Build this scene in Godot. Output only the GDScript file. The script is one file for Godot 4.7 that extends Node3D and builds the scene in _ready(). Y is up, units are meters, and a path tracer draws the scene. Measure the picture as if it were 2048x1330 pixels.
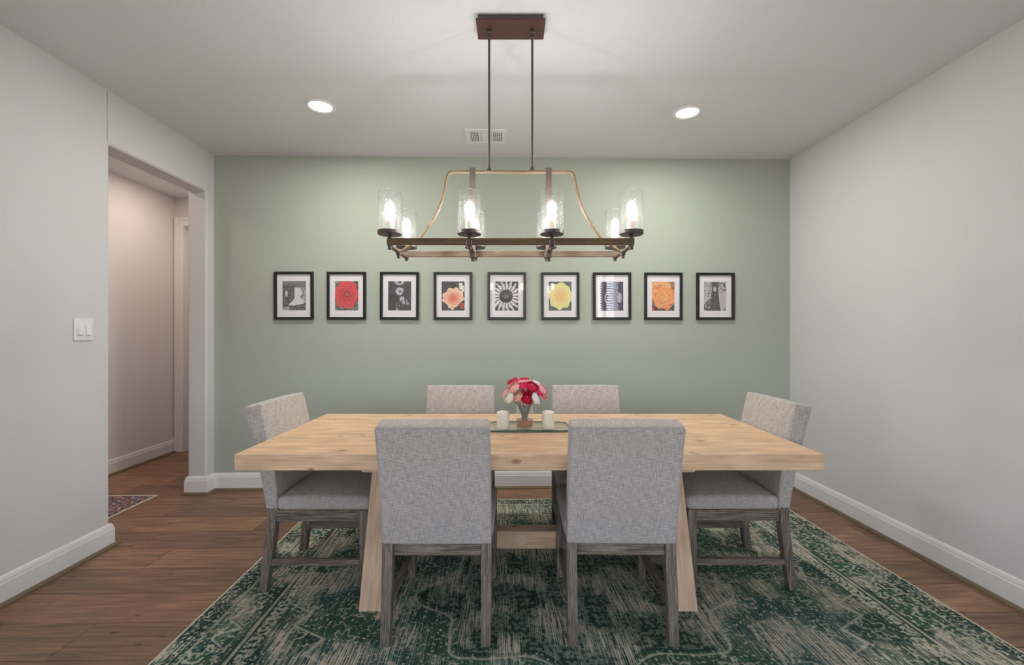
extends Node3D
# A dining room: green wall, nine framed prints, a trestle table with six linen chairs, a chandelier, a green rug.

var M := {}
var G := 0                      # axis the grain runs along
var GS := Vector2(1, 1)         # texture repeats per metre
var GO := Vector2.ZERO
var taken := {}
var rng := RandomNumberGenerator.new()

const TURN := -0.01932          # the furniture stands about one degree off the walls
const XL := -2.375
const XR := 2.41
const ZB := -3.656
const ZF := 2.0
const CEIL := 2.745
const HALL_X := -3.56
const WALL_T := 0.151
const OPEN_NEAR := -2.702    # the opening to the hallway
const OPEN_FAR := -3.566
const JOG := -1.953
const HALL_END := -4.832
const HALL_NEAR := -1.35

# ------------------------------------------------------------------ geometry helpers
func mb() -> SurfaceTool:
	var st := SurfaceTool.new()
	st.begin(Mesh.PRIMITIVE_TRIANGLES)
	return st

func uv_of(p: Vector3, n: Vector3) -> Vector2:
	var a := n.abs()
	var d := 0
	if a.y >= a.x and a.y >= a.z: d = 1
	elif a.z >= a.x: d = 2
	var r: Vector2
	if d == G:
		r = Vector2(p[(G + 1) % 3], p[(G + 2) % 3])
	else:
		r = Vector2(p[G], p[3 - d - G])
	return Vector2(r.x * GS.x + GO.x, r.y * GS.y + GO.y + d * 0.37)

# a, b, c run counter-clockwise seen from outside
func tri(st: SurfaceTool, a: Vector3, b: Vector3, c: Vector3, sg := -1) -> void:
	var n := (b - a).cross(c - a)
	if n.length_squared() < 1e-18: return
	st.set_smooth_group(sg)
	st.set_uv(uv_of(a, n)); st.add_vertex(a)
	st.set_uv(uv_of(c, n)); st.add_vertex(c)
	st.set_uv(uv_of(b, n)); st.add_vertex(b)

func poly(st: SurfaceTool, pts: Array, centre: Vector3, sg := -1) -> void:
	var n: Vector3 = (pts[1] - pts[0]).cross(pts[2] - pts[0])
	var m := Vector3.ZERO
	for p in pts: m += p
	m /= pts.size()
	var flip := n.dot(m - centre) < 0.0
	for i in range(1, pts.size() - 1):
		if flip: tri(st, pts[0], pts[i + 1], pts[i], sg)
		else: tri(st, pts[0], pts[i], pts[i + 1], sg)

func cbox(st: SurfaceTool, c: Vector3, s: Vector3, b := 0.002, xf := Transform3D()) -> void:
	var h := s / 2.0
	var mid := xf * c
	var P := {}
	for sx in [-1, 1]:
		for sy in [-1, 1]:
			for sz in [-1, 1]:
				var k := Vector3i(sx, sy, sz)
				P[[k, 0]] = xf * (c + Vector3(sx * h.x, sy * (h.y - b), sz * (h.z - b)))
				P[[k, 1]] = xf * (c + Vector3(sx * (h.x - b), sy * h.y, sz * (h.z - b)))
				P[[k, 2]] = xf * (c + Vector3(sx * (h.x - b), sy * (h.y - b), sz * h.z))
	for ax in 3:
		var a1 := (ax + 1) % 3
		var a2 := (ax + 2) % 3
		for s1 in [-1, 1]:
			var q := []
			for pr in [[-1, -1], [1, -1], [1, 1], [-1, 1]]:
				var k := Vector3i.ZERO
				k[ax] = s1; k[a1] = pr[0]; k[a2] = pr[1]
				q.append(P[[k, ax]])
			poly(st, q, mid)
			if b <= 0.0: continue
			for s2 in [-1, 1]:     # edges running along a2, between faces ax and a1
				var k1 := Vector3i.ZERO
				var k2 := Vector3i.ZERO
				k1[ax] = s1; k1[a1] = s2; k1[a2] = -1
				k2 = k1; k2[a2] = 1
				poly(st, [P[[k1, ax]], P[[k2, ax]], P[[k2, a1]], P[[k1, a1]]], mid)
	if b > 0.0:
		for sx in [-1, 1]:
			for sy in [-1, 1]:
				for sz in [-1, 1]:
					var k := Vector3i(sx, sy, sz)
					poly(st, [P[[k, 0]], P[[k, 1]], P[[k, 2]]], mid)

func axis_steps(h: float, r: float, n: int, seg: int) -> PackedFloat32Array:
	var out := PackedFloat32Array()
	for i in range(seg, 0, -1): out.append(-h + r - r * tan(PI / 4.0 * i / seg))
	for i in range(n + 1): out.append(lerpf(-h + r, h - r, float(i) / n))
	for i in range(1, seg + 1): out.append(h - r + r * tan(PI / 4.0 * i / seg))
	return out

# rounded box, bent by a function of position
func rbox(st: SurfaceTool, size: Vector3, r: float, n: Vector3i, seg: int, bend: Callable) -> void:
	var h := size / 2.0
	var inner := h - Vector3(r, r, r)
	var steps := [axis_steps(h.x, r, n.x, seg), axis_steps(h.y, r, n.y, seg), axis_steps(h.z, r, n.z, seg)]
	for ax in 3:
		var a1 := (ax + 1) % 3
		var a2 := (ax + 2) % 3
		for s in [-1, 1]:
			var grid := []
			for u in steps[a1]:
				var row := []
				for v in steps[a2]:
					var p := Vector3.ZERO
					p[ax] = s * h[ax]; p[a1] = u; p[a2] = v
					var q := p.clamp(-inner, inner)
					var d := p - q
					if d.length() > 1e-9: q += d.normalized() * r
					row.append((bend.call(q) as Vector3).snapped(Vector3(1e-5, 1e-5, 1e-5)))
				grid.append(row)
			for i in grid.size() - 1:
				for j in grid[i].size() - 1:
					var A: Vector3 = grid[i][j]
					var B: Vector3 = grid[i + 1][j]
					var C: Vector3 = grid[i + 1][j + 1]
					var D: Vector3 = grid[i][j + 1]
					if s > 0:
						tri(st, A, B, C, 0); tri(st, A, C, D, 0)
					else:
						tri(st, A, C, B, 0); tri(st, A, D, C, 0)

# rings of points -> skin. mode 0 all smooth, 1 hard between rings, 2 hard between sides, 3 flat
func loft(st: SurfaceTool, rings: Array, mode := 0, caps := true, close := true, base := 0) -> void:
	var T := []
	var n: int = rings[0].size()
	var last := n if close else n - 1
	for i in rings.size() - 1:
		for j in last:
			var k := (j + 1) % n
			var sg := base
			if mode == 1: sg = base + i + 1
			elif mode == 2: sg = base + j + 1
			elif mode == 3: sg = -1
			T.append([rings[i][j], rings[i][k], rings[i + 1][k], sg])
			T.append([rings[i][j], rings[i + 1][k], rings[i + 1][j], sg])
	if caps:
		for j in range(1, n - 1):
			T.append([rings[0][0], rings[0][j + 1], rings[0][j], -1])
			var e: Array = rings[rings.size() - 1]
			T.append([e[0], e[j], e[j + 1], -1])
	var o: Vector3 = rings[0][0]
	var vol := 0.0
	for t in T: vol += (t[0] - o).dot((t[1] - o).cross(t[2] - o))
	for t in T:
		if vol >= 0.0: tri(st, t[0], t[1], t[2], t[3])
		else: tri(st, t[0], t[2], t[1], t[3])

func lathe(st: SurfaceTool, prof: Array, seg: int, at := Vector3.ZERO, mode := 1, caps := false, basis := Basis()) -> void:
	var rings := []
	for p in prof:
		var ring := []
		for j in seg:
			var a := TAU * j / seg
			ring.append((at + basis * Vector3(cos(a) * p.x, p.y, sin(a) * p.x)).snapped(Vector3(1e-5, 1e-5, 1e-5)))
		rings.append(ring)
	loft(st, rings, mode, caps)

func tube(st: SurfaceTool, pts: Array, r: float, sides := 8, taper := 1.0) -> void:
	var rings := []
	var up := Vector3(0.13, 0.21, 0.97)
	for i in pts.size():
		var d: Vector3 = (pts[mini(i + 1, pts.size() - 1)] - pts[maxi(i - 1, 0)]).normalized()
		var x := up.cross(d).normalized()
		if x.length() < 0.1: x = Vector3.RIGHT.cross(d).normalized()
		var y := d.cross(x)
		up = y
		var rr := lerpf(r, r * taper, float(i) / maxf(1, pts.size() - 1))
		var ring := []
		for j in sides:
			var a := TAU * j / sides
			ring.append(pts[i] + x * cos(a) * rr + y * sin(a) * rr)
		rings.append(ring)
	loft(st, rings, 0, true)

# flat bar swept along a path in the plane z = at; w across z, t thick
func strap(st: SurfaceTool, path: Array, w: float, t: float, z0 := 0.0) -> void:
	var rings := []
	for i in path.size():
		var d: Vector2 = (path[mini(i + 1, path.size() - 1)] - path[maxi(i - 1, 0)]).normalized()
		var n := Vector2(-d.y, d.x)
		var a: Vector2 = path[i] + n * t / 2.0
		var b: Vector2 = path[i] - n * t / 2.0
		rings.append([Vector3(a.x, a.y, z0 - w / 2), Vector3(a.x, a.y, z0 + w / 2), Vector3(b.x, b.y, z0 + w / 2), Vector3(b.x, b.y, z0 - w / 2)])
	loft(st, rings, 2, true)

# vertical prism on a polygon of (x, z)
func prism(st: SurfaceTool, outline: Array, y0: float, y1: float) -> void:
	var lo := []
	var hi := []
	for p in outline:
		lo.append(Vector3(p.x, y0, p.y)); hi.append(Vector3(p.x, y1, p.y))
	loft(st, [lo, hi], 3, true)

func rounded_rect(x0: float, z0: float, x1: float, z1: float, r: Array, seg := 5) -> Array:
	# corners in order (x0,z0) (x1,z0) (x1,z1) (x0,z1), radius for each
	var out := []
	var cs := [[Vector2(x0, z0), Vector2(1, 1), PI], [Vector2(x1, z0), Vector2(-1, 1), PI * 1.5], [Vector2(x1, z1), Vector2(-1, -1), 0.0], [Vector2(x0, z1), Vector2(1, -1), PI * 0.5]]
	for i in 4:
		var c: Vector2 = cs[i][0]
		var rr: float = r[i]
		if rr <= 0.0:
			out.append(c); continue
		var m: Vector2 = c + cs[i][1] * rr
		for k in seg + 1:
			var a: float = cs[i][2] + PI / 2 * k / seg
			out.append(m + Vector2(cos(a), sin(a)) * rr)
	return out

func part(st: SurfaceTool, called: String, mat: Material, parent: Node = null) -> MeshInstance3D:
	st.generate_normals()
	var mesh := st.commit()
	mesh.surface_set_material(0, mat)
	return inst(mesh, called, parent)

func inst(mesh: Mesh, called: String, parent: Node = null) -> MeshInstance3D:
	var mi := MeshInstance3D.new()
	mi.mesh = mesh
	mi.name = called if parent else numbered(called)
	(parent if parent else self).add_child(mi, true)
	return mi

func numbered(called: String) -> String:
	taken[called] = taken.get(called, 0) + 1
	return called if taken[called] == 1 else "%s_%03d" % [called, taken[called] - 1]

func tag(o: Node, label: String, category: String, group := "") -> Node:
	o.set_meta("label", label)
	o.set_meta("category", category)
	if group: o.set_meta("group", group)
	return o

func thing(called: String, label: String, category: String, at: Vector3, turn := 0.0, group := "") -> Node3D:
	var o := Node3D.new()
	o.name = numbered(called)
	add_child(o, true)
	o.position = at
	o.rotation.y = turn
	tag(o, label, category, group)
	return o

func struct(o: Node, label := "") -> Node:
	o.set_meta("kind", "structure")
	if label: o.set_meta("label", label)
	return o

func hub(called: String, label := "") -> Node3D:
	var o := Node3D.new()
	o.name = numbered(called)
	add_child(o, true)
	struct(o, label)
	return o

# ------------------------------------------------------------------ textures
func nz(seed_: int, freq: float, oct := 3, kind := FastNoiseLite.TYPE_SIMPLEX_SMOOTH) -> FastNoiseLite:
	var n := FastNoiseLite.new()
	n.seed = seed_
	n.noise_type = kind
	n.frequency = freq
	n.fractal_octaves = oct
	if oct == 1: n.fractal_type = FastNoiseLite.FRACTAL_NONE
	return n

# noise as bytes, drawn small and stretched to w x h
func layer(seed_: int, freq: float, oct: int, w: int, h: int, sw: int, sh: int) -> PackedByteArray:
	var im := nz(seed_, freq, oct).get_image(sw, sh, false, false, true)
	im.convert(Image.FORMAT_L8)
	if sw != w or sh != h: im.resize(w, h, Image.INTERPOLATE_CUBIC)
	return im.get_data()

func seamless(seed_: int, freq: float, oct: int, w: int, h: int, sw: int, sh: int) -> PackedByteArray:
	var im := nz(seed_, freq, oct).get_seamless_image(sw, sh, false, false, 0.25, true)
	im.convert(Image.FORMAT_L8)
	if sw != w or sh != h: im.resize(w, h, Image.INTERPOLATE_CUBIC)
	return im.get_data()

func tex(data: PackedByteArray, w: int, h: int) -> ImageTexture:
	return ImageTexture.create_from_image(Image.create_from_data(w, h, false, Image.FORMAT_RGB8, data))

func grey_tex(data: PackedByteArray, w: int, h: int) -> ImageTexture:
	return ImageTexture.create_from_image(Image.create_from_data(w, h, false, Image.FORMAT_L8, data))

func put(d: PackedByteArray, i: int, c: Vector3) -> void:
	d[i * 3] = int(clampf(c.x, 0, 1) * 255.0)
	d[i * 3 + 1] = int(clampf(c.y, 0, 1) * 255.0)
	d[i * 3 + 2] = int(clampf(c.z, 0, 1) * 255.0)

func rgb(r: float, g: float, b: float) -> Vector3:
	return Vector3(r, g, b) / 255.0

# grain along the width of the image; knots are [x, y, radius] in pixels
func wood(seed_: int, w: int, h: int, light: Vector3, mid: Vector3, dark: Vector3, knots: Array, streak := 0.5, bands := 7.0, knot_col := Vector3.ZERO, sway := 5.0, blotch := 0.14, long_ := 3) -> PackedByteArray:
	var warp := layer(seed_, 0.012, 3, w, h, w / 8, h)
	var fine := layer(seed_ + 1, 0.22, 2, w, h, maxi(8, w / 48), h)
	var mid_l := layer(seed_ + 2, 0.05, 3, w, h, maxi(8, w / 20), h)
	var pores := layer(seed_ + 3, 0.35, 1, w, h, maxi(8, w / 12), h)
	var patch := layer(seed_ + 4, 0.02 if long_ < 8 else 0.035, 2, w, h, maxi(8, w / long_), h)
	var d := PackedByteArray()
	d.resize(w * h * 3)
	for y in h:
		for x in w:
			var i := y * w + x
			var bend := 0.0
			var kn := 0.0
			for k in knots:
				var dx: float = (x - k[0]) / (k[2] * 2.2)
				var dy: float = (y - k[1]) / k[2]
				var q: float = dx * dx + dy * dy
				if q < 30.0:
					bend += signf(dy) * k[2] * 1.2 * exp(-q * 0.35) * float(bands) / h
					kn = maxf(kn, (1.0 - smoothstep(0.20, 0.80, q)) * (0.72 + 0.28 * cos(q * 14.0)))
			var ring := sin((float(y) / h * bands + (warp[i] / 255.0 - 0.5) * sway - bend) * TAU)
			ring = ring * 0.5 + 0.5
			ring = ring * ring
			var f := fine[i] / 255.0
			var m := mid_l[i] / 255.0
			var t := ring * 0.35 + m * 0.65
			var c := light.lerp(mid, clampf(t * 1.25 - 0.05, 0, 1))
			c = c.lerp(dark, clampf((f - 0.52) * 1.6, 0, 1) * streak)
			c = c.lerp(dark, clampf((pores[i] / 255.0 - 0.68) * 2.5, 0, 1) * streak * 0.7)
			c *= 1.0 + blotch * (patch[i] / 127.5 - 1.0) * 0.5
			if kn > 0.0: c = c.lerp(knot_col, kn * (0.62 + 0.28 * f))
			put(d, i, c)
	return d

func linen() -> Array:
	var n := 512
	var r := RandomNumberGenerator.new()
	r.seed = 77
	var warp := seamless(301, 0.25, 2, n, n, n, 24)
	var weft := seamless(302, 0.25, 2, n, n, 24, n)
	var slub := seamless(303, 0.03, 2, n, n, n, n)
	var d := PackedByteArray()
	d.resize(n * n * 3)
	var hgt := PackedByteArray()
	hgt.resize(n * n)
	for y in n:
		for x in n:
			var i := y * n + x
			var over := (((x >> 1) + (y >> 1)) & 1) == 0
			var a := warp[i] / 255.0
			var b := weft[i] / 255.0
			var t := (a if over else b) * 0.7 + (a + b) * 0.15
			t = clampf((t - 0.5) * 1.35 + 0.52 + (slub[i] / 255.0 - 0.5) * 0.10, 0, 1)
			var c := rgb(132, 124, 116).lerp(rgb(226, 218, 209), t)
			c *= 0.985 + 0.03 * r.randf()
			put(d, i, c)
			hgt[i] = int(clampf((0.35 + 0.65 * t) * (1.0 if over else 0.8), 0, 1) * 255)
	return [tex(d, n, n), grey_tex(hgt, n, n)]

func rug_image(w: int, h: int, wm: float, hm: float) -> ImageTexture:
	var streak := layer(401, 0.45, 2, w, h, w, 26)      # thin worn lines running along the depth of the room
	var streak2 := layer(402, 0.22, 2, w, h, w, 10)
	var blotch := layer(403, 0.02, 4, w, h, w / 3, h / 3)
	var tone := layer(404, 0.012, 3, w, h, w / 4, h / 4)
	var speck := layer(405, 0.22, 2, w, h, w / 2, h / 2)
	var speck2 := layer(415, 0.14, 3, w, h, w / 2, h / 2)
	var cross := layer(406, 0.5, 1, w, h, 30, h)
	var tuft := layer(408, 0.45, 2, w, h, w / 3, h)
	var curl := nz(407, 3.2, 2)
	var d := PackedByteArray()
	d.resize(w * h * 3)
	var cream := rgb(212, 200, 178)
	var deep := rgb(24, 52, 44)
	var green := rgb(54, 96, 70)
	var teal := rgb(58, 98, 94)
	var olive := rgb(96, 104, 68)
	for y in h:
		var zm := (y + 0.5) / h * hm
		for x in w:
			var i := y * w + x
			var xm := (x + 0.5) / w * wm
			var e := minf(minf(xm, wm - xm), minf(zm, hm - zm))
			var sp: float = speck[i] / 255.0
			var s2 := speck2[i] / 255.0
			var bl := blotch[i] / 255.0
			var tn := tone[i] / 255.0
			var pat := 0.0            # 1 = cream figure
			var ink := 0.0            # 1 = deep outline
			var light_field := 0.0
			# mirrored position along the border, for the repeating figures
			var along := zm if (minf(xm, wm - xm) < minf(zm, hm - zm)) else xm
			if e < 0.105:
				pat = smoothstep(0.56, 0.62, sp * 0.6 + s2 * 0.45)
				ink = 0.75
			elif e < 0.118:
				pat = 0.7
			elif e < 0.275:
				var q := Vector2(absf(fposmod(along, 0.36) - 0.18), e - 0.197)
				var rr := q.length() + 0.018 * sin(atan2(q.y, q.x) * 6.0)
				pat = 1.0 - smoothstep(0.006, 0.011, absf(rr - 0.052))
				ink = 1.0 - smoothstep(0.008, 0.014, absf(rr - 0.072))
				pat = maxf(pat, 1.0 - smoothstep(0.005, 0.01, absf(q.y - 0.04 * sin(q.x * 40.0)) + (0.02 if rr < 0.07 else 0.0)))
				pat = maxf(pat, 0.8 * smoothstep(0.60, 0.68, s2))
			elif e < 0.288:
				ink = 1.0
			elif e < 0.305:
				pat = 0.85
			elif e < 0.315:
				ink = 0.9
			elif e < 0.375:
				pat = smoothstep(0.40, 0.50, sp * 0.5 + s2 * 0.5)
				ink = 1.0 - pat
			else:
				# field: a lobed medallion in the middle, stepped corner figures, scattered sprigs
				var px := absf(xm - wm * 0.5)
				var pz := absf(zm - hm * 0.5)
				var wob := curl.get_noise_2d(px, pz) * 0.055
				var ang := atan2(pz * 1.35, px)
				var rad := Vector2(px, pz * 1.35).length() + wob * 0.7
				var lobe := 0.66 + 0.075 * cos(ang * 8.0)
				var dm := rad - lobe
				if dm < 0.0:
					light_field = 0.78
					var q2 := Vector2(fposmod(px + wob, 0.17) - 0.085, fposmod(pz + wob, 0.135) - 0.0675)
					var r2 := q2.length() + 0.012 * sin(atan2(q2.y, q2.x) * 4.0 + 1.0)
					ink = (1.0 - smoothstep(0.009, 0.014, absf(r2 - 0.040))) * 0.95
					ink = maxf(ink, smoothstep(0.58, 0.66, s2))
				else:
					var q3 := Vector2(fposmod(px + wob * 0.6 + 0.05, 0.24) - 0.12, fposmod(pz + wob * 0.6, 0.20) - 0.10)
					var r3 := q3.length() + 0.016 * sin(atan2(q3.y, q3.x) * 5.0)
					pat = (1.0 - smoothstep(0.005, 0.010, absf(r3 - 0.045))) * 0.75
					pat = maxf(pat, smoothstep(0.60, 0.67, sp * 0.45 + s2 * 0.55) * 0.85)
				ink = maxf(ink, 1.0 - smoothstep(0.010, 0.018, absf(dm)))
				pat = maxf(pat, 1.0 - smoothstep(0.006, 0.011, absf(dm - 0.04)))
				# stepped lines that fence off the corners
				var saw := absf(fposmod(pz * 1.7 + 0.1, 0.30) - 0.15)
				var line := px * 0.9 + pz * 0.62 - 1.27 + saw * 0.62
				pat = maxf(pat, (1.0 - smoothstep(0.008, 0.013, absf(line))) * 0.95)
				if line > 0.0:
					light_field *= 0.3
					ink = maxf(ink, 0.55 * (1.0 - pat))
			var tf := tuft[i] / 255.0 - 0.5
			pat = smoothstep(0.28, 0.72, pat + tf * 1.1)
			ink = smoothstep(0.25, 0.75, ink + tf * 0.9)
			var base := green.lerp(teal, smoothstep(0.40, 0.66, tn)).lerp(olive, smoothstep(0.62, 0.80, bl) * 0.6)
			base = base.lerp(deep, clampf(0.18 + (0.5 - sp) * 1.3, 0, 0.8))
			base = base.lerp(cream * 0.82, light_field * (0.42 + 0.34 * streak[i] / 255.0))
			base = base.lerp(deep, ink * 0.9)
			base = base.lerp(cream, pat * (0.55 + 0.4 * s2))
			# wear: the cream warp shows through in thin lines where the pile is rubbed
			var st := streak[i] / 255.0
			var st2 := streak2[i] / 255.0
			var zone := smoothstep(0.34, 0.66, bl * 0.75 + tn * 0.25)
			var wear := smoothstep(0.62 - 0.24 * zone, 0.72 - 0.20 * zone, st) * (0.30 + 0.62 * zone)
			wear = maxf(wear, smoothstep(0.74, 0.84, st2) * 0.55 * smoothstep(0.35, 0.6, tn + 0.1))
			base = base.lerp(cream, clampf(wear * 1.05 + tf * 0.25 * wear, 0, 1))
			base = base.lerp(deep, smoothstep(0.62, 0.80, 1.0 - st) * 0.35)
			base *= 0.88 + 0.20 * cross[i] / 255.0
			put(d, i, base)
	return tex(d, w, h)

func runner_image() -> ImageTexture:
	var w := 320
	var h := 640
	var a := layer(501, 0.05, 3, w, h, w, h)
	var b := layer(502, 0.09, 2, w, h, w, h)
	var d := PackedByteArray()
	d.resize(w * h * 3)
	for i in w * h:
		var c := rgb(104, 98, 112).lerp(rgb(176, 104, 88), smoothstep(0.5, 0.62, a[i] / 255.0))
		c = c.lerp(rgb(196, 182, 168), smoothstep(0.58, 0.7, b[i] / 255.0) * 0.8)
		c = c.lerp(rgb(60, 62, 78), smoothstep(0.55, 0.7, 1.0 - b[i] / 255.0) * 0.8)
		put(d, i, c)
	return tex(d, w, h)

# ------------------------------------------------------------------ the nine prints
func rose(p: Vector2, c: Vector2, r: float, edge: Vector3, heart: Vector3, deep: Vector3, n: FastNoiseLite, lobes := 7.0) -> Array:
	var q := p - c
	var a := atan2(q.y, q.x)
	var d := q.length() / r
	var rim := 1.0 + 0.06 * sin(a * lobes + 0.7) + 0.10 * n.get_noise_2d(cos(a) * 2.2, sin(a) * 2.2)
	if d > rim: return [Vector3.ZERO, 0.0]
	var t := d * 3.5 + a / TAU * 2.0 + n.get_noise_2d(p.x * 3.0, p.y * 3.0) * 1.1
	var f := fposmod(t, 1.0)
	var col := heart.lerp(edge, smoothstep(0.05, 0.85, d))
	col = col.lerp(deep, (1.0 - smoothstep(0.0, 0.36, f)) * lerpf(0.95, 0.55, d))
	col = col.lerp(Vector3(1, 1, 1), smoothstep(0.75, 1.0, f) * 0.12)
	return [col, 1.0]

func print_pixel(k: int, p: Vector2, n: FastNoiseLite, g: FastNoiseLite) -> Vector3:
	# p.x in 0..1, p.y in 0..1.27
	var u := p.x
	var v := p.y / 1.27
	var a := n.get_noise_2d(p.x * 5.0, p.y * 5.0)
	var b := g.get_noise_2d(p.x * 9.0, p.y * 9.0)
	match k:
		0:   # waterfall, black and white
			var s := 0.46 + 0.03 * b
			var tree := 0.215 - 0.09 * absf(sin(u * 31.0 + 2.0 * a)) * (1.0 if u < 0.56 else 0.25) - (0.05 if u < 0.1 else 0.0)
			if v > tree: s = 0.24 + 0.10 * b
			if v > 0.215:
				s = 0.40 + 0.32 * b + 0.16 * a
				if u < 0.36: s = 0.28 + 0.28 * b
				if Vector2(u - 0.17, (v - 0.42) * 0.5).length() < 0.055: s = 0.80
				if u > 0.36 and u < 0.52 and v < 0.62: s = 0.36 + 0.16 * sin(u * 90.0)
				if u > 0.80: s = 0.60 + 0.30 * b
			var fl := 0.51 - maxf(0.0, v - 0.60) * 1.3
			var fr := 0.79 + 0.03 * sin(v * 20.0) + (0.08 if v > 0.6 else 0.0)
			if v > 0.225 and v < 0.83 - absf(u - 0.45) * 0.15 and u > fl and u < fr: s = 0.88 + 0.06 * b
			if v > 0.78 + 0.16 * (0.75 - u) + 0.03 * b: s = (0.34 + 0.3 * b) if u > 0.3 else 0.66 + 0.15 * b
			return Vector3(s, s, s)
		1:   # red bloom over grey leaves
			var gr := 0.34 + 0.45 * a
			var c := Vector3(gr, gr * 1.05, gr)
			var q := Vector2(p.x, p.y * 0.88 + 0.02)
			var o := rose(q, Vector2(0.5, 0.53), 0.52, rgb(232, 60, 66), rgb(200, 34, 40), rgb(128, 10, 22), n, 6.0)
			if o[1] > 0: c = o[0]
			var h := (p - Vector2(0.52, 0.57)).length()
			if h < 0.06: c = rgb(196, 120, 90)
			elif h < 0.10: c = c.lerp(rgb(90, 8, 16), 0.6)
			return c
		2:   # pale blossoms on a dark stem
			var c := rgb(70, 60, 66) + Vector3(1, 1, 1) * 0.05 * a
			if u < 0.33 and v > 0.43: c = rgb(44, 34, 46) + Vector3(1, 1, 1) * 0.12 * a
			for f in [[0.48, 0.03, 0.21, 0.10], [0.50, 0.34, 0.155, 0.13], [0.60, 0.62, 0.10, 0.10], [0.40, 0.86, 0.05, 0.15], [0.66, 0.72, 0.07, 0.06], [0.80, 0.68, 0.035, 0.05], [0.84, 0.76, 0.05, 0.03], [0.50, 0.80, 0.13, 0.14]]:
				var q := Vector2((u - f[0]) / f[2], (v - f[1]) / f[3])
				var l := q.length() + 0.3 * b
				if l < 1.0:
					var s := 0.82 - 0.75 * smoothstep(0.55, 0.0, l) + 0.2 * b
					if f[0] == 0.50 and f[1] == 0.80: s = 0.30 + 0.3 * b
					c = Vector3(s * 0.97, s * 0.94, s)
			return c
		3:   # peach rose and a bud
			var c := rgb(56, 54, 58) + Vector3(1, 1, 1.1) * 0.14 * a
			var q := Vector2(p.x + (p.y - 0.7) * 0.10, p.y)
			var wide := 0.50 - 0.24 * smoothstep(0.75, 1.15, p.y)
			var o := rose(Vector2((q.x - 0.5) / wide * 0.5 + 0.5, q.y), Vector2(0.5, 0.74), 0.46, rgb(250, 214, 180), rgb(232, 110, 92), rgb(214, 140, 100), n, 9.0)
			if o[1] > 0: c = o[0]
			if Vector2((p.x - 0.88) / 0.10, (p.y - 1.06) / 0.13).length() < 1.0: c = rgb(222, 96, 72).lerp(rgb(130, 40, 36), clampf(b + 0.4, 0, 1))
			return c
		4:   # daisy, black and white
			var q := p - Vector2(0.47, 0.64)
			var an := atan2(q.y, q.x)
			var d := q.length()
			var s := 0.22 + 0.12 * a
			var pet := absf(sin(an * 9.5 + 0.6 * a))
			if d < 0.60 + 0.10 * sin(an * 19.0) and pet > 0.32: s = 0.70 + 0.22 * pet + 0.1 * b
			if d < 0.285 + 0.02 * b: s = 0.24 + 0.10 * b + (0.16 if d < 0.13 else 0.0)
			if d < 0.285 and q.y > 0.10: s = 0.15 + 0.08 * b
			return Vector3(s * 1.02, s, s * 1.01)
		5:   # yellow rose
			var c := rgb(86, 98, 94) + Vector3(1, 1, 1) * 0.08 * a
			var o := rose(Vector2(p.x, p.y * 0.86 + 0.08), Vector2(0.51, 0.62), 0.49, rgb(240, 232, 158), rgb(244, 196, 130), rgb(222, 204, 110), n, 8.0)
			if o[1] > 0: c = o[0]
			return c
		6:   # pale ring shape before a dark ground
			var c := rgb(56, 50, 62) + Vector3(1, 1, 1) * 0.06 * a
			if u > 0.29 and u < 0.77 + 0.02 * sin(v * 40.0): c = rgb(150, 150, 164) + Vector3(1, 1, 1) * 0.16 * b
			var ring := Vector2((u - 0.36) / 0.17, (v - 0.56) / 0.22).length()
			if ring > 0.72 and ring < 1.0 and u < 0.40: c = rgb(196, 186, 198)
			if ring <= 0.72 and u < 0.33: c = rgb(60, 54, 66)
			if Vector2((u - 0.84) / 0.09, (v - 0.55) / 0.17).length() < 1.0: c = rgb(190, 180, 194)
			return c
		7:   # orange rose
			var c := rgb(150, 108, 60) + Vector3(1, 0.9, 0.6) * 0.3 * a
			if v > 0.78: c = rgb(70, 66, 76) + Vector3(1, 1, 1.1) * 0.35 * a
			if u < 0.12 and v > 0.86: c = rgb(200, 60, 40)
			var o2 := rose(p, Vector2(0.40, 0.40), 0.50, rgb(246, 190, 120), rgb(240, 160, 90), rgb(206, 110, 60), n, 5.0)
			if o2[1] > 0: c = o2[0]
			var o := rose(p, Vector2(0.56, 0.70), 0.50, rgb(246, 170, 102), rgb(244, 184, 110), rgb(196, 66, 40), n, 6.0)
			if o[1] > 0: c = o[0]
			return c
		_:   # tall tree from below, black and white
			var s := 0.76 + 0.03 * b
			if u < 0.36 and v < 0.55 and b + a * 0.6 > 0.12 + (0.36 - u): s = 0.26
			if u > 0.60 and v < 0.38 and b + a * 0.7 > 0.10 + (u - 0.62) * 0.3: s = 0.34
			if u < 0.40 and v > 0.80 - u * 0.9 and b > -0.22: s = 0.24 + 0.14 * b
			var l := 0.37 - 0.03 * v
			var r := 0.62 + 0.10 * v * v + 0.03 * v
			if u > l and u < r: s = 0.22 + 0.10 * b + 0.05 * sin(u * 70.0)
			if Vector2((u - 0.49) / 0.07, (v - 0.25) / 0.09).length() < 1.0: s = 0.74
			if absf(u - 0.49) < 0.025 and v > 0.35 and b > 0.0: s = 0.5
			if v > 0.88 and absf(u - 0.93) < (v - 0.87) * 0.45: s = 0.36
			return Vector3(s, s * 0.97, s * 0.99)

func print_tex(k: int) -> ImageTexture:
	var w := 150
	var h := 190
	var n := nz(600 + k * 7, 0.9, 3)
	var g := nz(700 + k * 7, 1.0, 2)
	var d := PackedByteArray()
	d.resize(w * h * 3)
	for y in h:
		for x in w:
			put(d, y * w + x, print_pixel(k, Vector2((x + 0.5) / w, (y + 0.5) / w), n, g))
	return tex(d, w, h)

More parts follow.
